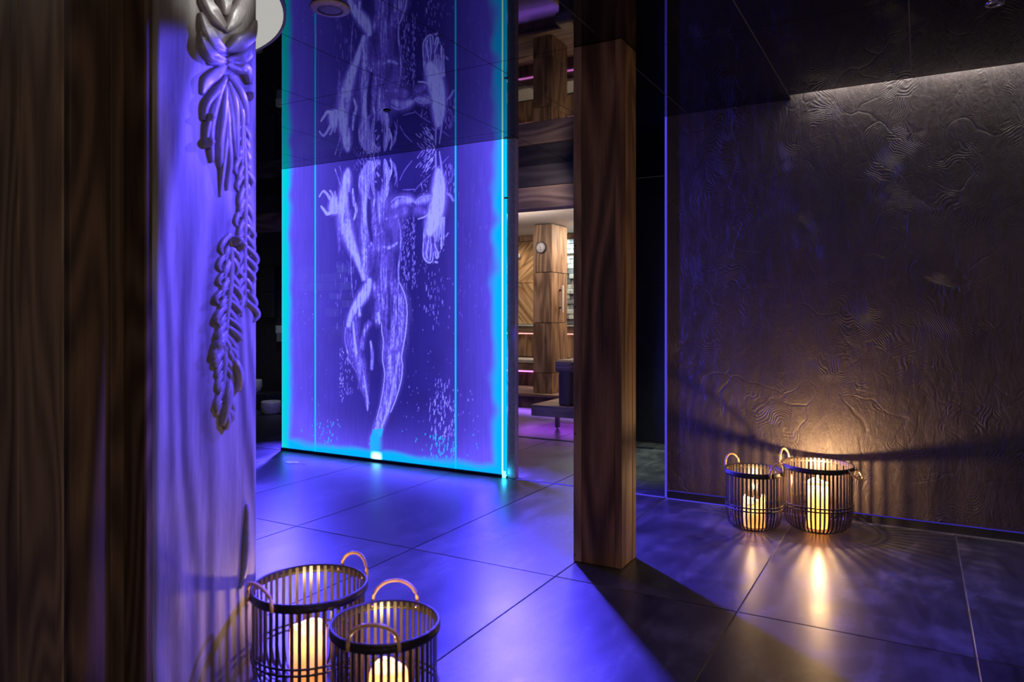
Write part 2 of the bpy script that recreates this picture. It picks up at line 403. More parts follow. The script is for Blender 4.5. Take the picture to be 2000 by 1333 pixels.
# dark tiled wall behind the passage (right)
def tiled_wall(name, label, x0, x1, y, zs, wtile, thick=.05, mat='tile_wall'):
    wl = empty(name); tag(wl, label, kind='structure')
    box('backing', x0, x1, y+.011, y+thick, 0, zs[-1], M['wall_grout'], wl)
    for za, zb in zip(zs, zs[1:]):
        n = max(1, round((x1-x0)/wtile))
        for i in range(n):
            a = x0+(x1-x0)*i/n; b = x0+(x1-x0)*(i+1)/n
            box('tile', a+.0015, b-.0015, y, y+.012, za+.0015, zb-.0015, M[mat], wl, .001)
    return wl
tiled_wall('wall_back', 'dark large-format tile wall seen between wooden pillar and plaster wall', -2.30, .2, 6.36, [0, .674, 1.45, 2.226, CH], 1.4)
wr = tiled_wall('wall_far', 'dark tiled wall behind the lit glass with grey stone blocks', -9.3, -3.80, 6.60, [0, .30, 1.08, 1.86, 2.30], 1.35)
box('return_wall', -2.30, -2.28, 5.53, 6.36, 0, 2.3, M['tile_wall'], wr)
# niche in far tiled wall, seen left of the glass
# stone blocks on the far wall behind the glass
for r in range(9):
    zz = .82 + r*.105
    xx = -7.1 + RS.uniform(0, .2)
    while xx < -5.9:
        wd = RS.uniform(.14, .34)
        if RS.rand() < .62:
            dpt = RS.uniform(.02, .07)
            box('stone', xx, xx+wd-.006, 6.598-dpt, 6.602, zz, zz+.099, M['stone_dark'] if RS.rand() < .5 else M['stone'], wr, .004)
        xx += wd
spot('added_stone_spot', (-6.3, 5.9, 2.2), (-6.3, 6.55, 1.1), 22, (.75, .9, 1), 80, .6, .04)  # unseen spot added so the stone blocks show through the glass
spot('corner_spotlight', (-7.0, 5.6, 2.2), (-7.3, 6.3, .3), 3.0, (.8, .7, .9), 90, .8, .04)
# side walls closing the room
wl_ = box('wall_side', 3.6, 3.7, -1.9, WY+.14, 0, 2.72, M['plaster']); tag(wl_, 'dark plaster side wall', kind='structure')

# lounge beyond: back wall with herringbone planks, stone strip, boards
BY = 9.27
lw = empty('wall_lounge'); tag(lw, 'lounge back wall clad with diagonal reclaimed planks and stone', kind='structure')
box('backing', -9.4, -2.2, BY+.03, BY+.08, 0, 2.30, M['bench_dark'], lw)
def clip_poly(poly, axis, val, keep_less):
    out = []
    for i in range(len(poly)):
        p, q = poly[i], poly[(i+1) % len(poly)]
        ip = (p[axis] <= val) if keep_less else (p[axis] >= val)
        iq = (q[axis] <= val) if keep_less else (q[axis] >= val)
        if ip: out.append(p)
        if ip != iq:
            t = (val-p[axis])/(q[axis]-p[axis]); out.append((p[0]+t*(q[0]-p[0]), p[1]+t*(q[1]-p[1])))
    return out
def diagonal(x0, x1, z0, z1, ang, wd):
    ca, sa = math.cos(ang), math.sin(ang); cx, cz = (x0+x1)/2, (z0+z1)/2
    R_ = math.hypot(x1-x0, z1-z0)/2; n = int(R_/wd)+1
    for i in range(-n, n+1):
        off = i*wd
        q = []
        for u, v in ((-R_, off+.002), (R_, off+.002), (R_, off+wd-.002), (-R_, off+wd-.002)):
            q.append((cx+u*ca-v*sa, cz+u*sa+v*ca))
        for ax, val, less in ((0, x0, False), (0, x1, True), (1, z0, False), (1, z1, True)):
            q = clip_poly(q, ax, val, less)
            if len(q) < 3: break
        if len(q) < 3: continue
        bm = bmesh.new(); d = RS.uniform(0, .008)
        u0 = [bm.verts.new((u*ca+v*sa, 0, -u*sa+v*ca)) for u, v in [(p[0]-cx, p[1]-cz) for p in q]]
        u1 = [bm.verts.new((v_.co.x, -.022-d, v_.co.z)) for v_ in u0]
        bm.faces.new(u0); bm.faces.new(u1[::-1])
        for k in range(len(u0)):
            bm.faces.new((u0[k], u0[(k+1) % len(u0)], u1[(k+1) % len(u0)], u1[k]))
        o = link('plank', bm_mesh('plank', bm), M['plank'], lw)
        o.location = (cx, BY+.03, cz); o.rotation_euler = (0, -ang, 0)
for a, b in ((-6.3, -5.42), (-5.41, -4.52)):
    diagonal(a, b, 1.63, 2.22, math.radians(44), .105)
    diagonal(a, b, 1.03, 1.622, math.radians(-47), .105)
box('cornice', -9.4, -2.2, BY-.03, BY+.03, 2.225, 2.298, M['lounge_wood'], lw, .004)
box('dado_board', -9.4, -2.2, BY-.02, BY+.03, .905, 1.0, M['bench_wood'], lw, .003)
box('dado_cap', -9.4, -2.2, BY-.05, BY+.03, 1.002, 1.022, M['stone'], lw)
box('led_strip', -9.4, -2.2, BY-.022, BY-.004, .885, .90, M['pink_led'], lw)
for i in range(34):
    a = -7.2 + i*.13
    box('board', a, a+.126, BY+.005, BY+.03, .56, .883, M['lounge_wood'], lw, .002)
for r in range(17):
    z0 = 1.03+r*.070
    xx = -4.50
    while xx < -3.5:
        wd = RS.uniform(.05, .13); dpt = RS.uniform(.02, .09)
        box('stone', xx, xx+wd-.004, BY-dpt, BY+.03, z0+.002, z0+.066, M['stone'] if RS.rand() < .7 else M['stone_dark'], lw, .006)
        xx += wd
area('stone_washer', (-4.0, 9.05, 2.2), (0, .12, -1), .9, .03, 8, (.8, 1, .95))
spot('added_herringbone_spot', (-5.0, 8.7, 2.25), (-5.0, 9.27, 1.4), 16, (1, .74, .5), 95, .7, .04)  # unseen spot added for the plank wall

# lounge bench built against the back wall
bench = empty('wall_bench', (-5.2, 8.85, 0)); tag(bench, 'long built-in wooden bench with violet light strip under its seat', 'bench')
def bbox(nm, x0, x1, y0, y1, z0, z1, mt, par, bev=0): 
    o = box(nm, x0, x1, y0, y1, z0, z1, mt, None, bev); o.parent = par; o.matrix_parent_inverse = par.matrix_basis.inverted(); return o
bbox('seat', -7.2, -3.0, 8.82, BY, .50, .545, M['offwhite'], bench, .004)
bbox('seat_front', -7.2, -3.0, 8.84, 8.88, .40, .498, M['bench_wood'], bench, .002)
bbox('light_strip', -7.2, -3.0, 8.845, 8.865, .375, .392, M['magenta_led'], bench)
for i in range(32):
    a = -7.2 + i*.13
    bbox('board', a, a+.127, 8.90, 8.925, .182, .375, M['bench_dark'], bench, .002)
# platform
pf = empty('lounge_platform', (-5.2, 8.0, 0)); tag(pf, 'low wooden platform step carrying the clad pillar and bench', 'platform')
bbox('top', -7.2, -3.0, 7.99, 9.27, .145, .18, M['bench_wood'], pf, .004)
bbox('riser', -7.2, -3.0, 8.02, 8.05, .0, .144, M['bench_dark'], pf, .002)
# threshold slot in lounge floor
sl = box('trim_5', -6.5, -2.0, 6.045, 6.10, .0, .006, M['black']); tag(sl, 'dark drain slot across the floor before the lounge', kind='structure')

# clad pillar in the lounge
cp = empty('clad_pillar', (-4.09, 8.3, .18)); tag(cp, 'square pillar clad in brown wood panels standing in the lounge beyond', 'pillar')
PX0, PX1, PY0, PY1 = -4.225, -3.965, 8.09, 8.545
bbox('core', PX0+.02, PX1-.02, PY0+.02, PY1-.02, .181, 2.295, M['black'], cp)
zz = [.181, .435, 1.06, 1.69, 2.29]
for a, b in zip(zz, zz[1:]):
    for u, v in ((PX0, PX0+.13), (PX0+.13, PX1)):
        bbox('front_panel', u+.001, v-.0005, PY0, PY0+.02, a+.004, b-.004, M['lounge_wood'], cp, .002)
    for u, v in ((PY0, PY0+.17), (PY0+.17, PY0+.31), (PY0+.31, PY1)):
        bbox('side_panel', PX1-.02, PX1, u+.0205 if u == PY0 else u+.001, v-.001, a+.004, b-.004, M['lounge_wood'], cp, .002)
hb = bbox('handle', PX1+.035, PX1+.055, PY0+.20, PY0+.24, 1.19, 1.53, M['offwhite'], cp, .004)
hb['label'] = 'pale wooden bar handle'
for z_ in (1.25, 1.47):
    c_ = bbox('bracket', PX1, PX1+.036, PY0+.21, PY0+.23, z_-.01, z_+.01, M['dark_metal'], hb)
    c_.matrix_parent_inverse = (cp.matrix_basis @ hb.matrix_parent_inverse @ hb.matrix_basis).inverted()
# wall clock
cxx, czz = on_y(1057.5, 484, PY0)
ck = empty('wall_clock', (cxx, PY0-.001, czz)); tag(ck, 'small round wall clock with black rim on the clad pillar', 'clock')
RX = Matrix.Rotation(math.radians(90), 4, 'X')
lathe('case', [(.001, 0), (.068, 0), (.072, .008), (.072, .024), (.064, .028), (.062, .020)], M['black'], ck, 32, mtx=RX)
lathe('dial', [(.0005, .019), (.0625, .019), (.0625, .020), (.0005, .0205)], M['white'], ck, 32, mtx=RX)
def hand(nm, ang, ln, wd):
    bm = bmesh.new(); bxs(bm, -wd/2, wd/2, -.0235, -.022, -.008, ln)
    bmesh.ops.rotate(bm, verts=bm.verts, cent=(0, 0, 0), matrix=Matrix.Rotation(ang, 3, 'Y'))
    link(nm, bm_mesh(nm, bm), M['black'], ck)
hand('hour_hand', math.radians(-38), .030, .005); hand('minute_hand', math.radians(178), .045, .004)
for k in range(12):
    bm = bmesh.new(); bxs(bm, -.0012, .0012, -.0215, -.0205, .050, .058)
    bmesh.ops.rotate(bm, verts=bm.verts, cent=(0, 0, 0), matrix=Matrix.Rotation(k*math.pi/6, 3, 'Y'))
    link('hour_mark', bm_mesh('hour_mark', bm), M['black'], ck)
# round peg on herringbone wall
px_, pz_ = on_y(1015, 500, BY)
pg = lathe('wall_peg', [(.001, 0), (.018, 0), (.018, .02), (.036, .035), (.036, .055), (.001, .062)], M['offwhite'], None, 24, mtx=RX)
pg.location = (px_, BY-.004, pz_); tag(pg, 'small round pale peg on the herringbone plank wall', 'wall hook')

# lounger
lx0, lx1, ly0, ly1 = -3.47, -2.66, 6.60, 7.25
lo = empty('wooden_lounger', (-3.1, 6.9, 0)); tag(lo, 'low wooden lounger with slatted top and raised back in the lounge', 'lounger')
bbox('frame', lx0, lx1, ly0, ly0+.03, .125, .215, M['bench_wood'], lo, .004)
bbox('frame', lx0, lx1, ly1-.03, ly1, .125, .215, M['bench_wood'], lo, .004)
bbox('frame', lx0, lx0+.03, ly0+.031, ly1-.031, .125, .215, M['bench_wood'], lo, .004)
n = 9
for i in range(n):
    a = ly0+(ly1-ly0)*i/n; b = ly0+(ly1-ly0)*(i+1)/n
    bbox('slat', lx0-.005, lx1, a+.003, b-.003, .216, .238, M['bench_wood'], lo, .003)
for X_, Y_ in ((lx0+.28, ly0+.04), (lx0+.36, ly1-.12), (lx1-.1, ly0+.04), (lx1-.1, ly1-.12)):
    bm = bmesh.new(); bxs(bm, X_-.02, X_+.02, Y_-.02, Y_+.02, .02, .124, .003)
    lg = link('leg', bm_mesh('leg', bm), M['bench_dark']); lg.parent = lo; lg.matrix_parent_inverse = lo.matrix_basis.inverted()
    ft = lathe('foot', [(.001, 0), (.014, 0), (.014, .02), (.001, .02)], M['chrome'], None, 12); ft.location = (X_, Y_, .0005)
    ft.parent = lg; ft.matrix_parent_inverse = lo.matrix_basis.inverted().inverted() @ lo.matrix_basis.inverted() if False else (lo.matrix_basis @ lg.matrix_parent_inverse).inverted()
bbox('backrest', -3.19, -3.06, ly0+.06, ly1-.05, .24, .62, M['bench_dark'], lo, .012)
bbox('headrest', -3.23, -3.04, ly0+.05, ly1-.04, .575, .70, M['bench_wood'], lo, .02)

# far-left bowls, box and pole
def bowl(x, y, z, r, h, label):
    b_ = lathe('planter_bowl', [(.001, 0), (r*.62, 0), (r*.86, h*.16), (r*.99, h*.5), (r*.97, h*.9), (r*.93, h), (r*.89, h*.97), (r*.92, h*.55), (r*.8, h*.25), (.001, h*.2)], M['white'], None, 36)
    b_.location = (x, y, z); tag(b_, label, 'bowl'); return b_
bowl(-6.62, 6.05, .0005, .115, .15, 'round white bowl standing on the floor beside the metal pole')
bowl(-7.25, 6.34, .196, .11, .155, 'round white bowl on the low dark plinth behind the floor bowl')
pl = box('low_plinth', -7.7, -6.85, 6.22, 6.58, .0, .195, M['tile_wall'], None, .004); tag(pl, 'low dark tiled plinth against the far wall', 'plinth')
po = empty('metal_pole', (-6.66, 6.42, 0)); tag(po, 'slim vertical metal pole behind the left edge of the lit glass', 'pole')
lathe('post', [(.016, .012), (.016, 2.28)], M['alu'], po, 16, True); lathe('foot_plate', [(.04, 0), (.04, .012)], M['dark_metal'], po, 20, True)
nb = empty('wall_niche', (-7.22, 6.598, 1.45)); tag(nb, 'small dark wall cabinet on the far tiled wall', 'cabinet')
box('body', -.12, .12, -.06, 0, -.33, .33, M['black'], nb, .003); box('door', -.115, .115, -.075, -.061, -.325, -.01, M['tile_wall'], nb, .002); box('door', -.115, .115, -.075, -.061, .01, .325, M['tile_wall'], nb, .002)

# ================================================================= LIT GLASS
GX0, GX1 = -4.757, -2.558
gp = empty('lit_glass_screen', (0, 0, 0)); tag(gp, 'tall blue lit glass partition with an etched figure on it', 'glass partition')
ZB = .022
def px2(sx, sy): return on_y(sx, sy, WY)
SEAMS = [-4.377, -2.980]
# ---- the etching, drawn on a height field of the whole screen
NX, NZ = 441, 476
gx = np.linspace(GX0, GX1, NX); gz = np.linspace(ZB, CH-.002, NZ)
XX, ZZ = np.meshgrid(gx, gz)
E = np.zeros_like(XX)
def blur1(a, n, axis):
    for _ in range(n):
        a = (np.roll(a, 1, axis) + 2*a + np.roll(a, -1, axis))/4
    return a
colr = RS.rand(NZ//24+3, NX)
colr = blur1(colr, 1, 1)
zi = np.linspace(0, colr.shape[0]-1.001, NZ); k0 = zi.astype(int); fr = (zi-k0)[:, None]
STREAK = colr[k0]*(1-fr) + colr[k0+1]*fr
STREAK = np.clip((STREAK-.5)*1.9+.55, 0, 1)
fine = blur1(blur1(RS.rand(NZ, NX), 4, 0), 1, 1); FINE = np.clip((fine-.5)*5+.5, 0, 1)
low = RS.rand(16, 16); 
def upsample(a, nz, nx):
    zi = np.linspace(0, a.shape[0]-1.001, nz); xi = np.linspace(0, a.shape[1]-1.001, nx)
    z0, x0 = zi.astype(int), xi.astype(int); fz, fx = (zi-z0)[:, None], (xi-x0)[None, :]
    fz = fz*fz*(3-2*fz); fx = fx*fx*(3-2*fx)
    return (a[z0][:, x0]*(1-fz)*(1-fx)+a[z0+1][:, x0]*fz*(1-fx)+a[z0][:, x0+1]*(1-fz)*fx+a[z0+1][:, x0+1]*fz*fx)
LOW = upsample(low, NZ, NX)
def stroke(pts, val, soft=.5, streak=.6, sub=False, wob=0):
    if val < .65 and not sub: val = val*1.35
    if max(p[2] for p in pts) > 9 and not sub: soft = min(1, soft+.25); streak = min(.75, streak+.10); pts = [(p[0], p[1], p[2]*1.4) for p in pts]
    """pts: (x, y, width) along the stroke; soft = share of the width that fades"""
    global E
    P = [(*px2(p[0], p[1]), p[2]/2/165.) for p in pts]
    if len(P) > 2:            # Catmull-Rom subdivision
        Q = []
        for i in range(len(P)-1):
            a = P[max(i-1, 0)]; b = P[i]; c = P[i+1]; d = P[min(i+2, len(P)-1)]
            for s_ in range(6):
                t = s_/6
                Q.append(tuple(.5*((2*b[k])+(-a[k]+c[k])*t+(2*a[k]-5*b[k]+4*c[k]-d[k])*t*t+(-a[k]+3*b[k]-3*c[k]+d[k])*t**3) for k in range(3)))
        Q.append(P[-1]); P = Q
    xs = [p[0] for p in P]; zs_ = [p[1] for p in P]; wm = max(p[2] for p in P)*1.3+.02
    i0, i1 = np.searchsorted(gx, [min(xs)-wm, max(xs)+wm]); j0, j1 = np.searchsorted(gz, [min(zs_)-wm, max(zs_)+wm])
    if i1 <= i0 or j1 <= j0: return
    x_, z_ = XX[j0:j1, i0:i1], ZZ[j0:j1, i0:i1]
    best = np.zeros_like(x_)
    for a, b in zip(P, P[1:]):
        dx, dz = b[0]-a[0], b[1]-a[1]; L = dx*dx+dz*dz+1e-9
        t = np.clip(((x_-a[0])*dx+(z_-a[1])*dz)/L, 0, 1)
        d = np.hypot(x_-a[0]-t*dx, z_-a[1]-t*dz); wd = np.maximum(a[2]+t*(b[2]-a[2]), .0022)
        v = np.clip((1-d/wd)/max(soft, .02), 0, 1); best = np.maximum(best, v)
    best = best*best*(3-2*best)
    tex = (1-streak) + streak*(.65*STREAK+.35*FINE)[j0:j1, i0:i1]*1.6
    if sub: E[j0:j1, i0:i1] *= 1-best*val
    else: E[j0:j1, i0:i1] = np.maximum(E[j0:j1, i0:i1], best*val*tex)
S = stroke
# torso mass and abdomen
S([(725,420,60),(735,470,66),(745,520,52),(750,560,48),(750,600,40)], .50, .9, .7)
S([(765,400,34),(768,440,44),(766,472,38)], .40, .7, .3)
S([(762,455,22),(764,470,18)], .55, 1, .3, sub=True)
S([(738,440,10),(750,430,8),(765,425,5)], .5, .8); S([(722,482,5),(735,462,8),(748,452,5)], .75, .7)
S([(748,482,8),(762,484,9),(778,474,6)], .6, .8); S([(742,500,12),(745,530,14),(750,560,10)], .5, .8)
S([(738,500,20),(735,540,24)], .5, .9, sub=True)
S([(780,430,5),(784,470,6),(782,500,5),(779,530,5),(781,556,4)], .62, .7)
# neck, throat and hair column
S([(712,345,18),(714,380,20),(712,420,18),(712,470,22),(714,520,18),(718,555,10)], .95, .75, .35)
S([(735,375,10),(730,410,7),(733,450,10),(735,480,8)], .6, .8)
S([(722,390,7),(722,430,9),(727,470,6)], .9, .5, .2, sub=True)
S([(752,370,24),(745,395,34),(744,430,30)], .72, .9, .6)
# hair strands around the face
for i in range(46):
    a = RS.uniform(-1, 1); x0 = 742+a*24; y0 = 311-(x0-742)*.14+RS.uniform(0, 6)
    x1 = x0+a*RS.uniform(2, 14)+RS.uniform(-4, 4); y1 = y0+RS.uniform(16, 34)
    x2 = x1-a*RS.uniform(-4, 12); y2 = y1+RS.uniform(10, 40)
    S([(x0, y0, 1.5), (x1, y1, 2.6), (x2, y2, 1.2)], RS.uniform(.5, 1), .7, .2)
for i in range(16):
    x0 = 712+RS.uniform(-8, 16); y0 = 318+RS.uniform(0, 14)
    S([(x0+16, y0-4, 3), (x0, y0+14, 4), (x0-4+RS.uniform(-3, 3), y0+36, 3), (x0+3, y0+60, 2)], RS.uniform(.5, .9), .8, .3)
for i in range(9):
    S([(752+i*1.6, 330+RS.uniform(-6,6), 1.5), (758+RS.uniform(-3,3), 352, 2.2), (754+RS.uniform(-4,6), 375, 1.6), (750+RS.uniform(-4,4), 396, 1)], .85, .7, .2)
# face hollow with eye and nose lights
S([(741,330,14),(741,345,22),(740,360,16),(741,370,8)], .88, .6, .2, sub=True)
S([(737,338,4),(741,344,4)], .8, .6, 0); S([(733,355,3),(736,356,3)], .55, .6, 0); S([(747,350,2),(748,356,2)], .6, .6, 0)
# left forearm (raised) and hand
S([(680,334,10),(678,350,20),(674,375,24),(670,400,28),(672,425,30),(678,450,30),(688,480,22),(700,510,14),(712,545,8)], 1.0, .55, .25)
S([(690,370,4),(692,395,8),(697,410,8),(692,430,4)], .85, .6)
S([(683,378,4),(686,395,6),(685,408,3)], .8, .5, .1, sub=True)
S([(655,330,2),(662,350,4),(668,372,7),(668,400,8)], .55, .8); S([(664,325,2),(668,340,3),(667,352,3)], .6, .7)
S([(654,392,18),(652,405,22),(656,412,14)], 1.0, .4, .1); S([(645,388,8),(640,380,6),(634,374,5),(630,376,4),(625,384,4)], .95, .5, .1)
S([(652,386,7),(648,376,5),(645,373,4)], .85, .5, .1); S([(656,384,6),(655,375,4)], .85, .5, .1); S([(650,414,8),(640,418,7),(635,412,6),(630,406,5),(628,403,3)], 1, .45, .1)
S([(660,405,14),(672,402,20)], 1, .5, .1)
S([(664,430,7),(663,460,9),(664,490,5)], .5, .8, .8); S([(690,490,3),(700,515,3),(708,550,2)], .8, .6, .1); S([(686,495,2),(687,540,3),(690,580,2)], .55, .7)
# right shoulder and upper arm
S([(768,404,14),(782,394,20),(800,392,18),(812,398,10)], .62, .7, .2); S([(812,398,12),(830,390,18),(846,386,14)], .62, .7, .2)
S([(790,412,24),(778,420,20),(770,425,12)], .5, .9, .3); S([(816,410,20),(832,416,12),(840,420,4)], .45, .8, .2)
S([(765,395,2),(776,386,2.5),(792,385,2.5),(806,390,2)], .85, .6, 0); S([(812,394,2),(824,385,2.5),(843,382,2)], .85, .6, 0)
S([(818,428,2),(830,424,3),(838,418,2)], .95, .5, 0); S([(806,398,4),(812,402,5)], .6, .5, 0, sub=True)
S([(869,376,3),(880,382,6),(886,392,5)], .6, .7, .2)
# right forearm, dripping up, and hand
S([(852,296,2.5),(852,315,4),(853,335,6)], .8, .6, .1); S([(859,297,2.5),(862,318,4),(864,338,6)], .8, .6, .1)
S([(857,338,14),(858,365,24),(856,395,28),(852,415,28),(846,435,26),(840,452,16)], 1.05, .4, .15)
for i in range(14):
    x0 = 838+i*2.4; S([(x0, 425, 3), (x0+RS.uniform(-1, 1), 446+RS.uniform(0, 14), 2.2), (x0+RS.uniform(-1, 1), 462+RS.uniform(0, 22), 1)], .95, .6, .1)
S([(835,440,10),(832,460,9),(835,485,12),(832,500,10),(838,511,6)], .55, .7, .4)
S([(850,455,18),(846,480,24),(846,495,18)], .42, .8, .6)
S([(829,448,1.6),(828,470,2),(827,495,2.4),(831,508,2.6),(840,514,2.6),(846,508,2.2),(847,495,2)], .95, .5, 0)
for a in [((838,470),(834,492),(836,505)), ((850,478),(855,492),(856,502)), ((862,466),(864,478),(863,486)), ((851,492),(853,504),(856,504)), ((843,478),(842,494),(841,508))]:
    S([(p[0], p[1], 3.2) for p in a], .95, .6, 0)
S([(851,512,4),(855,513,4)], .9, .6, 0); S([(857,494,5),(857,502,4)], .85, .6, 0); S([(863,474,5),(863,484,4)], .9, .6, 0)
S([(872,462,3),(876,456,3)], .8, .6, 0)
# hips and left thigh
S([(722,550,12),(715,570,20),(702,590,18),(690,610,14),(682,635,10)], 1.1, .5, .3)
S([(700,600,14),(702,615,10)], .9, .6, .4)
S([(732,560,20),(745,590,30),(742,620,26),(736,628,10)], .5, .9, .8)
S([(740,612,6),(741,622,7),(742,632,4)], 1.0, .6, .1)
S([(690,625,26),(688,660,30),(696,690,24),(706,720,22),(712,750,18),(716,775,10),(719,802,3)], .55, .8, .75)
S([(691,630,5),(693,660,6),(698,690,5)], 1.0, .6, .3); S([(676,640,3),(675,665,4),(680,690,4)], .85, .6, .4)
S([(722,632,10),(712,650,12),(708,680,10)], .6, .8, .6); S([(725,668,6),(728,690,8),(727,720,8)], .6, .8, .5)
S([(708,640,7),(704,660,5)], .6, .6, .1, sub=True)
S([(712,735,3),(716,765,3.5),(720,798,2)], .95, .6, .1); S([(706,700,3),(712,735,3),(722,790,2)], .8, .6, .2)
S([(680,700,5),(690,715,3),(698,728,2)], .7, .6, .3)
# right leg
S([(772,556,20),(778,590,36),(776,630,42),(770,670,42),(766,695,38)], .52, .55, .6)
S([(783,560,8),(788,590,10),(786,620,10)], .75, .8, .6)
S([(781,552,2),(792,578,2.5),(796,610,2.5),(793,650,3),(788,680,2.6),(785,700,2.4),(787,715,2.4),(784,745,2.6),(774,780,2.4),(764,805,2)], .98, .5, 0)
S([(746,630,2),(747,650,2.5),(750,668,2.5),(748,700,2.5),(752,728,2.5),(750,755,2.2),(744,790,2.2),(736,820,2)], .95, .5, 0)
S([(752,600,14),(753,630,16),(752,650,12)], .45, .9, .6); S([(768,690,36),(770,720,32),(766,750,30),(757,785,24),(747,815,20),(738,840,20)], .55, .5, .5)
S([(774,610,7),(770,660,6),(768,680,5)], .62, .8, .5); S([(780,690,5),(775,720,7),(769,750,9),(762,790,10),(750,825,9),(742,850,10)], 1.0, .7, .2)
S([(760,565,9),(764,600,12),(760,640,10)], .55, .9, .4, sub=True)
S([(730,880,16),(733,860,22),(738,840,18)], .7, .5, .2)
# scratches and drips
for a in [((810,374),(822,360),(842,342)), ((782,352),(790,335),(805,315)), ((855,328),(866,318),(877,306)), ((788,371),(800,371),(810,370)), ((868,350),(872,335),(880,320)), ((700,300),(712,318),(708,335)), ((880,352),(884,346),(886,340))]:
    S([(p[0], p[1], 1.8) for p in a], .65, .7, .2)
def speck(n, xr, yr, ln, wd, val, slant=0):
    for _ in range(n):
        x0 = RS.uniform(*xr); y0 = RS.uniform(*yr); l_ = RS.uniform(.2, 1)*ln
        S([(x0, y0, wd*RS.uniform(.6, 1.3)), (x0+slant*l_, y0+l_, wd*RS.uniform(.5, 1))], val*RS.uniform(.5, 1.1), .7, 0)
speck(60, (818, 852), (282, 330), 9, 2, .9, -.7); speck(30, (822, 836), (315, 380), 4, 1.8, .6)
speck(60, (786, 806), (425, 480), 3, 1.8, .75); speck(45, (806, 812), (420, 560), 7, 1.8, .8); speck(50, (784, 800), (480, 560), 9, 1.8, .7)
speck(40, (825, 880), (520, 640), 10, 2, .6); speck(40, (800, 880), (480, 620), 5, 1.6, .6)
speck(70, (664, 672), (680, 785), 3, 2, .95); speck(60, (674, 690), (690, 770), 4, 1.8, .75); speck(40, (700, 712), (700, 770), 6, 1.5, .6)
speck(50, (690, 740), (300, 345), 10, 1.5, .6, .3); speck(60, (655, 700), (440, 640), 16, 1.6, .55)
speck(110, (840, 890), (780, 895), 9, 2.2, 1.0, -.1); speck(60, (800, 940), (750, 900), 3, 2, .8); speck(60, (850, 880), (740, 800), 8, 1.8, .8)
speck(90, (700, 960), (540, 860), 3, 1.6, .5); speck(70, (560, 640), (560, 860), 2.5, 1.8, .6); speck(40, (625, 665), (820, 885), 3, 2.4, .95)
speck(60, (893, 960), (350, 620), 8, 1.4, .35); speck(40, (870, 890), (320, 380), 10, 1.6, .6)
E = np.clip(E, 0, 1.1)
# ---- glow of the edge-lit sheet, fading away from the lit edges
dl = XX-GX0; dr = GX1-XX; db = ZZ-ZB
wobl = .5+LOW
g_ = .95*np.exp(-(dl/.58)**1.4) + .85*np.exp(-(dr/.38)**1.4) + .75*np.exp(-(db/.19)**1.3)
g_ = np.clip(g_, 0, 1)*(.93+.14*STREAK)
dark = np.array([.008, .006, .135]); lit = np.array([.115, .078, .90])
C = dark[None, None]*(.75+.5*LOW[..., None]) + g_[..., None]*(lit-dark)
figc = np.array([.165, .110, 1.05]); hot = np.array([.30, .31, 1.15])
e_ = np.clip(E, 0, 1)[..., None]
C = C*(1-e_) + e_*np.where(e_ > .6, figc+(hot-figc)*((e_-.6)/.4), figc*(e_*.5+.70))
# greenish blue band right at the edges
def ss(a): a = np.clip(a, 0, 1); return a*a*(3-2*a)
wav = upsample(RS.rand(22, 10), NZ, NX)-.5
cL = ss(1.35-(dl+wav*.05)/.105); cR = ss(1.45-(dr+wav*.08)/.10); cB = ss(1.45-(db+wav*.09+.02*np.sin(XX*7))/.075)
zfoot = ss(1-np.abs(XX-px2(735, 880)[0]-(ZZ*.10))/(.062+.02*np.clip(1-ZZ/.3, 0, 1)))*ss(1.2-ZZ/.27)
cy = np.clip(np.maximum(np.maximum(cL, cR), cB), 0, 1)
cy = np.maximum(cy, ((E > .45) & (db < .26+.1*wav))*.9*ss((.34-db)/.12)); cy = np.maximum(cy, zfoot)
cyc = np.array([0.0, .37, .92])
C = C*(1-cy[..., None]) + cy[..., None]*cyc
teal = ss(1.2-(dl+wav*.03)/.085)[..., None]; C = C*(1-teal) + teal*np.array([0, .56, .56])
hotf = (ss(1.2-np.abs(XX-px2(736, 888)[0])/.055)*ss(1.3-db/.05))[..., None]
C = C + hotf*np.array([1.5, 6.0, 6.5])
C *= 1.24
COV = np.clip(.72 + .25*g_ + .5*E + cy*.5, 0, 1)
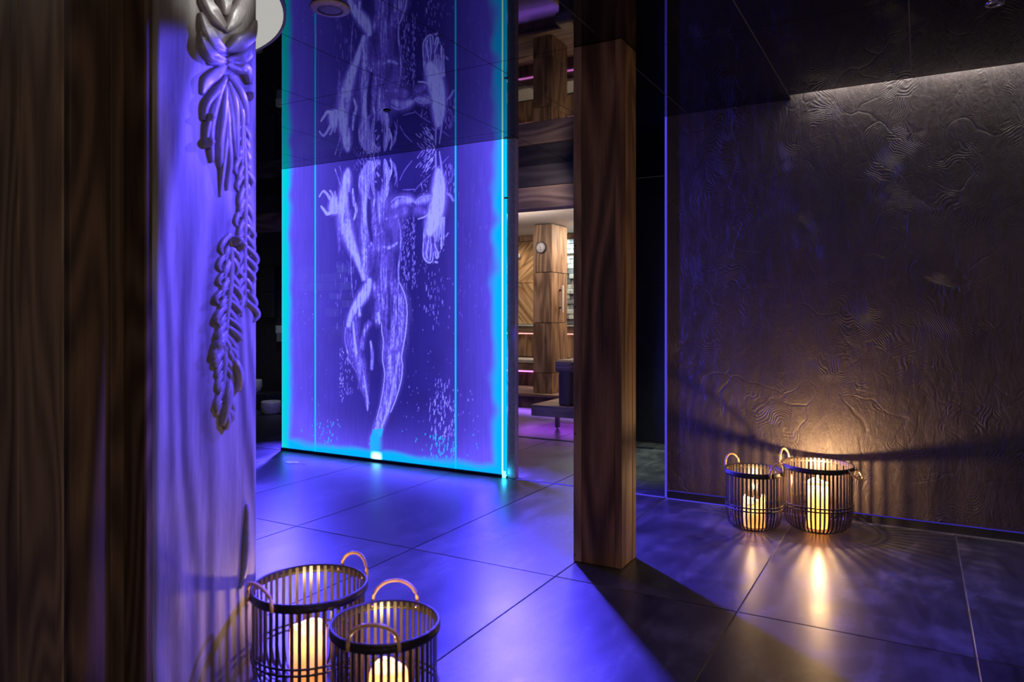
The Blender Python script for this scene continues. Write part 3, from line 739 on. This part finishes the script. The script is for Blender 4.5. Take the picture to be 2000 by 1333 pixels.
def make_pane(x0, x1):
    i0 = int(np.argmin(abs(gx-x0))); i1 = int(np.argmin(abs(gx-x1)))
    nx = i1-i0+1; nz = NZ
    xs = gx[i0:i1+1].copy(); xs[0] = x0+.0015; xs[-1] = x1-.0015
    V = np.zeros((nz, nx, 3)); V[..., 0] = xs[None]; V[..., 1] = WY-.006; V[..., 2] = gz[:, None]
    nv = nx*nz; idx = np.arange(nv).reshape(nz, nx)
    Fq = np.stack([idx[:-1, :-1], idx[:-1, 1:], idx[1:, 1:], idx[1:, :-1]], -1).reshape(-1, 4)
    back = np.array([[xs[0], WY+.006, gz[0]], [xs[-1], WY+.006, gz[0]], [xs[-1], WY+.006, gz[-1]], [xs[0], WY+.006, gz[-1]]])
    verts = np.concatenate([V.reshape(-1, 3), back])
    faces = Fq.tolist()
    B = [nv, nv+1, nv+2, nv+3]
    faces.append([idx[0, 0], idx[-1, 0], B[3], B[0]]); faces.append([idx[0, -1], B[1], B[2], idx[-1, -1]])
    me = bpy.data.meshes.new('glass_pane'); me.from_pydata(verts.tolist(), [], faces)
    a = me.color_attributes.new('glow', 'FLOAT_COLOR', 'POINT')
    cc = np.ones((len(verts), 4)); cc[:nv, :3] = C[:, i0:i1+1].reshape(-1, 3); cc[nv:, :3] = (.02, .015, .25)
    a.data.foreach_set('color', cc.ravel())
    a = me.attributes.new('cover', 'FLOAT', 'POINT')
    c1 = np.full(len(verts), .4); c1[:nv] = COV[:, i0:i1+1].ravel(); a.data.foreach_set('value', c1)
    return link('glass_pane', me, M['art'], gp)
ed = [GX0] + SEAMS + [GX1]
for a, b in zip(ed, ed[1:]): make_pane(a, b)
for s_ in SEAMS: box('seam', s_-.0055, s_+.0055, WY-.010, WY-.0062, ZB, CH-.002, M['seam'], gp)
box('lit_edge', GX1-.028, GX1-.018, WY-.010, WY-.0062, ZB, CH-.002, M['edge_white'], gp)
box('lit_edge', GX1-.004, GX1+.006, WY-.010, WY+.006, ZB, CH-.002, M['seam'], gp)
box('lit_edge', GX0-.004, GX0+.001, WY-.010, WY+.006, ZB, CH-.002, M['edge_hot'], gp)
box('bottom_channel', GX0-.006, GX1+.01, WY-.022, WY+.022, .0005, ZB-.0005, M['dark_metal'], gp, .002)
for sx, sy in ((984, 272), (984, 388), (984, 930)):
    X_, Z_ = px2(sx, sy); box('clamp', GX1-.004, GX1+.028, WY-.018, WY-.0105, max(.024, Z_-.006), min(Z_+.006, CH-.003), M['chrome'], gp)
box('corner_glow', GX1-.012, GX1+.012, WY-.030, WY-.0225, .004, .05, M['corner'], gp)  # small emitter added for the cyan spot reflected in the floor
ps = box('steel_post', GX1+.012, GX1+.075, WY+.002, WY+.05, 0.0005, CH-.001, M['post_grey'], None, .002); tag(ps, 'dark steel post at the right edge of the lit glass', 'post')

# ================================================================= WOODEN PILLAR
wp = empty('wooden_pillar', (-1.293, 3.205, 0)); tag(wp, 'square reclaimed-wood pillar standing free on the floor before the passage', 'pillar')
P0, P1, Q0, Q1 = -1.412, -1.173, 3.109, 3.302
def pb(nm, *a, mt='pillar_wood', bev=.003):
    return bbox(nm, *a, M[mt], wp, bev)
pb('board', P0, P0+.040, Q0, Q0+.03, .001, CH-.001, mt='pillar_wood_pale'); pb('board', P0+.0405, P1-.033, Q0+.0012, Q0+.03, .001, CH-.001)
pb('board', P1-.0325, P1, Q0, Q0+.055, .001, CH-.001); pb('board', P1-.03, P1-.0015, Q0+.0555, Q1-.045, .001, CH-.001, mt='pillar_wood_gold')
pb('board', P1-.03, P1, Q1-.0445, Q1, .001, CH-.001, mt='pillar_wood_gold')
pb('board', P0, P0+.03, Q0+.0305, Q1-.0005, .001, CH-.001); pb('board', P0+.031, P1-.031, Q1-.03, Q1, .001, CH-.001)
pb('core', P0+.031, P1-.034, Q0+.031, Q1-.031, .002, CH-.002, bev=0)
for sx, sy in ((1124, 600), (1124, 848), (1123, 1085), (1124, 480)):
    X_, Z_ = on_y(sx, sy, Q0)
    nl = lathe('nail', [(.0005, .0015), (.004, .001), (.0045, 0)], M['black'], None, 10, mtx=Matrix.Rotation(math.radians(90), 4, 'X'))
    nl.location = (X_, Q0-.0002, Z_); nl.parent = wp; nl.matrix_parent_inverse = wp.matrix_basis.inverted()

# ================================================================= LEFT: timber post and carved panel
FX = -1.93
lp = empty('timber_post', (-2.1, 1.19, 0)); tag(lp, 'massive dark timber post in the left foreground', 'post')
def lb(nm, *a, mt='left_wood', bev=.004): return bbox(nm, *a, M[mt], lp, bev)
lb('core', FX-.45, FX-.032, 1.121, 1.26, .001, CH-.001, bev=0)
lb('board', FX-.032, FX, 1.0906, 1.20, .001, CH-.001); lb('board', FX-.031, FX-.001, 1.201, 1.242, .001, CH-.001)
lb('board', FX-.030, FX+.088, 1.2425, 1.2655, .001, CH-.001); lb('board', FX-.25, FX-.033, 1.0906, 1.12, .001, CH-.001, mt='left_wood2'); lb('board', FX-.45, FX-.251, 1.092, 1.12, .001, CH-.001, mt='left_wood2')  # first board is filler added to darken the panel's lit end

cpn = FX = -1.835
cpn = empty('carved_panel', (FX-.06, 1.42, 0)); tag(cpn, 'upright wooden panel with carved leaf relief, lit blue, beside the dark timber post', 'carved panel')
BY0, BY1 = 1.267, 1.6325
bd = bmesh.new()
NYb, NZb = 26, 150
ys = np.linspace(BY0, BY1, NYb); zs_ = np.linspace(.001, CH-.001, NZb)
lowb = upsample(RS.rand(14, 7), NZb, NYb)
gv = [[bd.verts.new((FX + (.010*(lowb[j, i]-.5) if 0 < i < NYb-1 else 0) - (.02*max(0, (ys[i]-(BY1-.03))/.03)**2), ys[i], zs_[j])) for i in range(NYb)] for j in range(NZb)]
for j in range(NZb-1):
    for i in range(NYb-1): bd.faces.new((gv[j][i], gv[j][i+1], gv[j+1][i+1], gv[j+1][i]))
bk = [bd.verts.new(p) for p in ((FX-.16, BY0, .001), (FX-.16, BY1, .001), (FX-.16, BY1, CH-.001), (FX-.16, BY0, CH-.001))]
bd.faces.new(bk[::-1])
bd.faces.new([gv[j][-1] for j in range(NZb)] + [bk[2], bk[1]]); bd.faces.new([gv[j][0] for j in range(NZb)][::-1] + [bk[0], bk[3]])
bd.faces.new(gv[0] + [bk[1], bk[0]]); bd.faces.new(gv[-1][::-1] + [bk[3], bk[2]])
pnl = link('board', bm_mesh('board', bd, True), M['board_wood']); pnl.parent = cpn; pnl.matrix_parent_inverse = cpn.matrix_basis.inverted()
def leaf(nm, pts, wds, hgt, fold=.5, lift=0.0):
    """carved leaf: spine through photo points (x, y), half widths in m, height above the panel"""
    P = [on_x(p[0], p[1], FX) for p in pts]
    Q = []
    W = []
    for i in range(len(P)-1):
        a = P[max(i-1, 0)]; b = P[i]; c = P[i+1]; d = P[min(i+2, len(P)-1)]
        for s_ in range(4):
            t = s_/4
            Q.append(tuple(.5*((2*b[k])+(-a[k]+c[k])*t+(2*a[k]-5*b[k]+4*c[k]-d[k])*t*t+(-a[k]+3*b[k]-3*c[k]+d[k])*t**3) for k in range(2)))
            W.append(wds[i]+(wds[i+1]-wds[i])*t)
    Q.append(P[-1]); W.append(wds[-1])
    bm = bmesh.new(); rows = []
    for i, (y, z) in enumerate(Q):
        a = Q[max(i-1, 0)]; b = Q[min(i+1, len(Q)-1)]; dy, dz = b[0]-a[0], b[1]-a[1]; L = math.hypot(dy, dz)+1e-9
        ny, nz = -dz/L, dy/L; wd = max(W[i], .0015); u = i/(len(Q)-1)
        h = hgt*(.35+.65*math.sin(math.pi*min(1, u*.85+.12)))
        row = []
        for s_, hh in ((-1, -.006), (-.92, .45), (-.5, 1.0), (0, 1-fold), (.5, 1.0), (.92, .45), (1, -.006)):
            hx = h*hh if hh > 0 else -.006
            row.append(bm.verts.new((FX+hx+(lift if hh > 0 else 0), y+ny*wd*s_, z+nz*wd*s_)))
        rows.append(row)
    for A, B in zip(rows, rows[1:]):
        for k in range(6): bm.faces.new((A[k], A[k+1], B[k+1], B[k]))
    bm.faces.new(rows[0]); bm.faces.new(rows[-1][::-1])
    o = link(nm, bm_mesh(nm, bm, True), M['carve']); o.parent = cpn; o.matrix_parent_inverse = cpn.matrix_basis.inverted()
    return o
LV = [
 ([(438,58),(415,30),(398,2),(390,-30)], [.008,.030,.022,.004], .040), ([(438,62),(455,35),(470,5),(478,-25)], [.008,.030,.022,.004], .040),
 ([(436,30),(434,0),(436,-40)], [.01,.028,.01], .045),
 ([(438,100),(415,86),(398,55),(390,25)], [.008,.030,.024,.004], .040), ([(440,100),(462,86),(485,72),(497,40)], [.008,.030,.024,.004], .042),
 ([(438,120),(412,112),(396,90),(390,60)], [.008,.024,.020,.004], .038), ([(442,118),(465,118),(482,105),(490,85)], [.008,.024,.020,.004], .036),
 ([(438,128),(420,145),(402,160),(394,185)], [.006,.018,.018,.005], .034), ([(442,128),(462,130),(480,138),(488,165)], [.006,.026,.022,.006], .030),
 ([(436,118),(424,118),(404,122)], [.01,.02,.008], .03),
]
for p, w_, h_ in LV: leaf('leaf', p, w_, h_*.62)
ST_ = [
 ([(440,148),(458,175),(472,210),(479,245)], [.006,.011,.010,.006], .042), ([(438,150),(420,190),(408,250),(412,318)], [.006,.010,.008,.005], .034),
 ([(440,160),(450,200),(455,260),(459,312)], [.006,.010,.009,.005], .040), ([(438,165),(444,215),(450,262),(462,322)], [.005,.009,.008,.005], .034),
 ([(436,165),(430,220),(425,280),(428,330)], [.005,.010,.009,.005], .038), ([(434,170),(437,240),(432,310),(427,385)], [.005,.007,.006,.004], .034),
 ([(432,160),(415,205),(403,245),(400,290)], [.005,.009,.008,.004], .030), ([(436,155),(418,180),(400,205),(396,235)], [.005,.010,.008,.004], .034),
 ([(446,165),(465,215),(468,262),(470,330)], [.005,.008,.008,.004], .030), ([(440,200),(438,260),(443,320),(440,372)], [.005,.008,.007,.004], .036)]
for p, w_, h_ in ST_: leaf('tassel_strand', p, w_, h_*.75, .1)
leaf('berry', [(486,180),(487,188),(487,196)], [.006,.009,.006], .020, 0); leaf('berry', [(405,222),(404,230),(405,240)], [.007,.009,.006], .036, 0)
leaf('berry', [(403,270),(402,280),(404,290)], [.007,.009,.006], .036, 0)
# long leaf garland, right, y 235-620
def garland(sx0, sy0, sx1, sy1, n, ln, wd, hg, spread):
    leaf('stem', [(sx0, sy0), ((sx0*2+sx1)/3+2, (sy0*2+sy1)/3), ((sx0+2*sx1)/3-2, (sy0+2*sy1)/3), (sx1, sy1)], [.007, .009, .008, .004], hg*.85, .0)
    for i in range(n):
        u = (i+.5)/n; x0 = sx0+(sx1-sx0)*u; y0 = sy0+(sy1-sy0)*u; s_ = (1 if i % 2 else -1)*RS.uniform(.6, 1.3)
        l_ = ln*RS.uniform(.75, 1.2)*(1-.3*abs(u-.45)); sp = spread*RS.uniform(.7, 1.2)
        leaf('leaf', [(x0, y0-8), (x0+s_*sp*.75, y0+l_*.25), (x0+s_*sp, y0+l_*.65), (x0+s_*sp*.7, y0+l_)], [.005, wd, wd*.8, .003], hg*RS.uniform(.7, 1.1), .35)
garland(472, 236, 478, 600, 34, 36, .008, .020, 16)
garland(448, 460, 436, 700, 28, 36, .009, .026, 20)
garland(432, 650, 433, 800, 16, 38, .008, .024, 16)
for p, w_, h_ in [([(448,700),(455,730),(462,765)], [.006,.010,.006], .045), ([(440,740),(435,780),(430,832)], [.007,.011,.006], .040), ([(436,800),(437,820),(438,840)], [.004,.007,.004], .03),
                  ([(432,660),(420,672),(418,690)], [.006,.014,.006], .036), ([(450,462),(452,470),(452,482)], [.006,.009,.006], .05), ([(461,470),(462,480),(461,492)], [.005,.007,.005], .045)]:
    leaf('leaf', p, w_, h_, .1)
leaf('stem', [(480,985),(478,1060),(474,1115),(466,1150)], [.002,.006,.007,.003], .022, .1)

# ================================================================= CEILING FITTINGS
def frame_pos(sx, sy, Z):
    z = F*(H-Z)/(sy-HY); r = (sx-1000)/F*z
    return r*CT-z*ST, z*CT+r*ST
R180 = Matrix.Rotation(math.pi, 4, 'X')
X_, Y_ = frame_pos(645, 15, CH)
spk = empty('ceiling_speaker', (X_, Y_, CH)); tag(spk, 'round pinkish white ceiling speaker in front of the lit glass', 'speaker')
lathe('rim', [(.052, .012), (.078, .008), (.081, .0005), (.052, .0005)], M['speaker'], spk, 40, mtx=R180)
lathe('grille', [(.0005, .011), (.030, .011), (.0515, .008), (.0515, .001)], M['speaker_grille'], spk, 40, mtx=R180)
lc = empty('ceiling_light', (-2.894, 1.56, CH)); tag(lc, 'large round glowing white ceiling light at upper left', 'ceiling light')
lathe('diffuser', [(.0005, .006), (.85, .006), (.85, .0008)], M['lampdisc'], lc, 96, mtx=R180); lathe('frame', [(.8505, .0008), (.8505, .009), (.862, .009), (.862, .0008)], M['offwhite'], lc, 96, mtx=R180)
def downlight(sx, sy, label, r, Z=CH, m1='chrome'):
    X_, Y_ = frame_pos(sx, sy, Z)
    d = empty('ceiling_spotlight', (X_, Y_, Z)); tag(d, label, 'spotlight')
    lathe('ring', [(r*.6, .0005), (r*.6, .006), (r*.95, .006), (r, .0005)], M[m1], d, 28, mtx=R180)
    lathe('lens', [(.0005, .003), (r*.59, .003), (r*.59, .0006)], M['black'], d, 24, mtx=R180)
downlight(756, 216, 'tiny dark ceiling sensor mirrored above the etched figure', .024, m1='dark_metal')  # small ceiling sensor, built with the spotlight ring
downlight(1049, 327, 'tiny chrome recessed spotlight beside the timber beam', .026)
downlight(1943, 6, 'small chrome recessed spotlight at the upper right corner', .034)
# pale patch on the floor
X_, Y_ = frame_pos(570, 903.5, .002)
bm = bmesh.new()
for cx_, cy_, r_, e_ in ((0, 0, .055, 1.0), (.045, .004, .035, .7), (.12, .01, .018, .5), (-.03, -.01, .03, .8)):
    vs = [bm.verts.new((cx_+r_*math.cos(a)*(1+.25*math.sin(3*a+cx_*40)), cy_+.8*r_*e_*math.sin(a)*(1+.2*math.cos(5*a)), .0025+cx_*.002)) for a in [2*math.pi*k/14 for k in range(14)]]
    vb = [bm.verts.new((v.co.x, v.co.y, .0004)) for v in vs]
    bm.faces.new(vs)
    for k in range(14): bm.faces.new((vb[k], vb[(k+1) % 14], vs[(k+1) % 14], vs[k]))
pt = link('pale_fleck', bm_mesh('pale_fleck', bm), M['white']); pt.location = (X_, Y_, 0); tag(pt, 'small pale petals lying on the floor before the lit glass', 'fleck')  # unidentified pale patch, its outline made up

# ================================================================= CANDLE BASKETS
def basket(name_label, group, cx, cy, R, Ht, nsl, az, flop=None, hr=.07, hh=.062):
    root = empty('candle_basket', (cx, cy, 0)); tag(root, name_label, 'basket', group)
    # rim band, wrapped, slightly flared
    prof = [(R-.0055, Ht-.024), (R-.005, Ht-.002), (R-.001, Ht), (R+.003, Ht-.001), (R+.0045, Ht-.006), (R+.0035, Ht-.0105), (R+.005, Ht-.013), (R+.005, Ht-.022), (R+.002, Ht-.027), (R-.003, Ht-.027), (R-.0055, Ht-.024)]
    lathe('rim', prof, M['rim'], root, 64)
    # slat profile (r, z), from rim down and curving in to the base
    hz = Ht*.385; lz = Ht*.27
    pr = [(R-.0045, Ht-.004), (R-.0045, lz+.03), (R-.004, lz), (R-.010, lz*.62), (R*.90, lz*.32), (R*.76, lz*.10), (R*.58, .006)]
    w_ = 2*math.pi*R/nsl*.42/2; th = .0022
    bm = bmesh.new(); rows = []
    for i, (r, z) in enumerate(pr):
        ww = w_*(1 if i < 4 else r/R)
        rows.append([bm.verts.new(p) for p in ((r, -ww, z), (r, ww, z), (r-th, ww, z+ (.001 if i > 3 else 0)), (r-th, -ww, z+(.001 if i > 3 else 0)))])
    for A, B in zip(rows, rows[1:]):
        for k in range(4): bm.faces.new((A[k], A[(k+1) % 4], B[(k+1) % 4], B[k]))
    bm.faces.new(rows[0]); bm.faces.new(rows[-1][::-1])
    sm_ = bm_mesh('slat', bm)
    for i in range(nsl):
        o = link('slat', sm_, M['slat'], root); o.rotation_euler = (0, 0, 2*math.pi*i/nsl + RS.uniform(-.006, .006))
    for z_, rr in ((hz+.010, R-.001), (hz-.008, R-.001)):
        lathe('hoop', [(rr-.0012, z_-.0035), (rr+.0022, z_-.003), (rr+.003, z_), (rr+.0022, z_+.003), (rr-.0012, z_+.0035), (rr-.0012, z_-.0035)], M['rim'], root, 64)
    lathe('base', [(.0005, .001), (R*.60, .001), (R*.60, .0055), (.0005, .0055)], M['rim'], root, 48, sm=False)
    # handles
    for k in range(2):
        a = az + k*math.pi; lean = 0
        if flop and flop[0] == k: lean = flop[1]
        hd = empty('handle', (0, 0, 0), a, root)
        pts = []; half = hr
        for i in range(15):
            t = math.pi*i/14; yy = -half*math.cos(t); up = hh*math.sin(t)**.85 if 0 < i < 14 else 0
            xr = math.sqrt(max((R+.010)**2-yy*yy, 0))
            if i in (0, 14): pts.append((xr, yy, Ht-.022))
            ox, oz = up*math.sin(lean), up*math.cos(lean)
            pts.append((xr+ox, yy, Ht-.006+oz))
        if True:
            pts = sorted(pts[:2], key=lambda p: p[2]) + pts[2:-2] + sorted(pts[-2:], key=lambda p: -p[2])
        # mesh goes on an object of its own below
        bm = bmesh.new(); tube_bm(bm, pts, .0056, 8)
        COL.objects.unlink(hd); bpy.data.objects.remove(hd)
        hd = link('handle', bm_mesh('handle', bm, True), M['handle'], root); hd.rotation_euler = (0, 0, a)
        for s_ in (-1, 1):
            yy = s_*half; xr = math.sqrt(R*R-yy*yy)
            bm = bmesh.new(); bmesh.ops.create_uvsphere(bm, u_segments=10, v_segments=6, radius=.0045)
            rv = link('rivet', bm_mesh('rivet', bm, True), M['rivet'], hd); rv.location = (xr-.006, yy*.98, Ht-.012)
    return root
def candle(label, cx, cy, r, z0, ztop, notch=None, seed=0, power=4, inner=.35, flame_dx=0.0):
    root = empty('pillar_candle', (cx, cy, z0)); tag(root, label, 'candle', 'pillar candles in the baskets')
    h = ztop-z0; rs = np.random.RandomState(seed); n = 48
    bm = bmesh.new(); rings = []
    ph = rs.uniform(0, 6, 3)
    def top(a):
        t = h - .010*(1+math.sin(a*2+ph[0])) * .6 - .006*(1+math.sin(3*a+ph[1]))*.5
        if notch:
            t -= notch[2]*max(0, abs(math.cos(a-notch[0]+.15))-.35)**.5 + .010*(1-math.sin(a-notch[0]))
        return t
    prof = [(0.55, 0, 0), (1.0, 0, .0), (1.0, 0, .3), (1.0, 0, .6), (1.0, 0, .85), (.98, 1, -.010), (.90, 1, 0), (.80, 1, -.006)]
    for fr, rel, z_ in prof:
        ring = []
        for i in range(n):
            a = 2*math.pi*i/n; T = top(a)
            zz = T+z_ if rel else T*z_
            rr = r*fr*(1+.02*math.sin(4*a+ph[2]))
            ring.append(bm.verts.new((rr*math.cos(a), rr*math.sin(a), zz)))
        rings.append(ring)
    for A, B in zip(rings, rings[1:]):
        for i in range(n): bm.faces.new((A[i], A[(i+1) % n], B[(i+1) % n], B[i]))
    bm.faces.new(rings[0][::-1])
    link('wax', bm_mesh('wax', bm, True), M['wax'], root)
    fz = h+.014
    tube('wick', [(flame_dx, 0, h*.5), (flame_dx+.001, 0, h-.02), (flame_dx, .001, fz-.010)], .0014, M['wick'], root, 6)
    fl = lathe('flame', [(.0003, 0), (.0034, .003), (.0046, .008), (.0036, .015), (.0016, .023), (.0003, .028)], M['flame'], root, 14); fl.location = (flame_dx, 0, fz-.008)
    fl.visible_shadow = True
    point('candle_light', (cx+flame_dx, cy, z0+fz+.026), power, (1, .60, .28), .012)
    point('candle_light', (cx+flame_dx, cy, z0+h-.040), inner, (1, .72, .42), .010)  # second light added inside the wax shell to make it glow
    return root
RA = TH
GR = 'bamboo candle baskets'
basket('larger black bamboo basket near the carved panel, left of the front pair', GR, -1.648, 1.66, .173, .322, 46, RA+math.radians(50), hr=.064, hh=.052)
candle('tall pillar candle inside the larger foreground basket', -1.655, 1.66, .055, .0065, .200, None, 1, 1.8, .55)
basket('smaller black bamboo basket at the bottom of the frame, right of the front pair', GR, -1.300, 1.597, .149, .300, 46, RA+math.radians(88), hr=.067, hh=.060)
candle('pillar candle with visible flame in the smaller foreground basket', -1.29, 1.60, .053, .0065, .180, None, 4, 1.8, .55)
basket('smaller black bamboo basket by the plaster wall, left of the back pair', GR, -.785, 4.10, .150, .317, 42, RA+math.radians(122), hr=.055, hh=.062)
candle('melted candle with a notch in its top in the back left basket', -.785, 4.10, .058, .0065, .197, (RA+math.radians(-115), .6, .050), 7, 4.0, .8)
basket('larger black bamboo basket against the plaster wall, right of the back pair', GR, -.480, 4.245, .180, .350, 50, RA+math.radians(136), flop=(1, math.radians(140)), hr=.055, hh=.062)
candle('tall pillar candle in the large basket at the plaster wall', -.480, 4.245, .057, .0065, .262, None, 12, 20.0, .8)
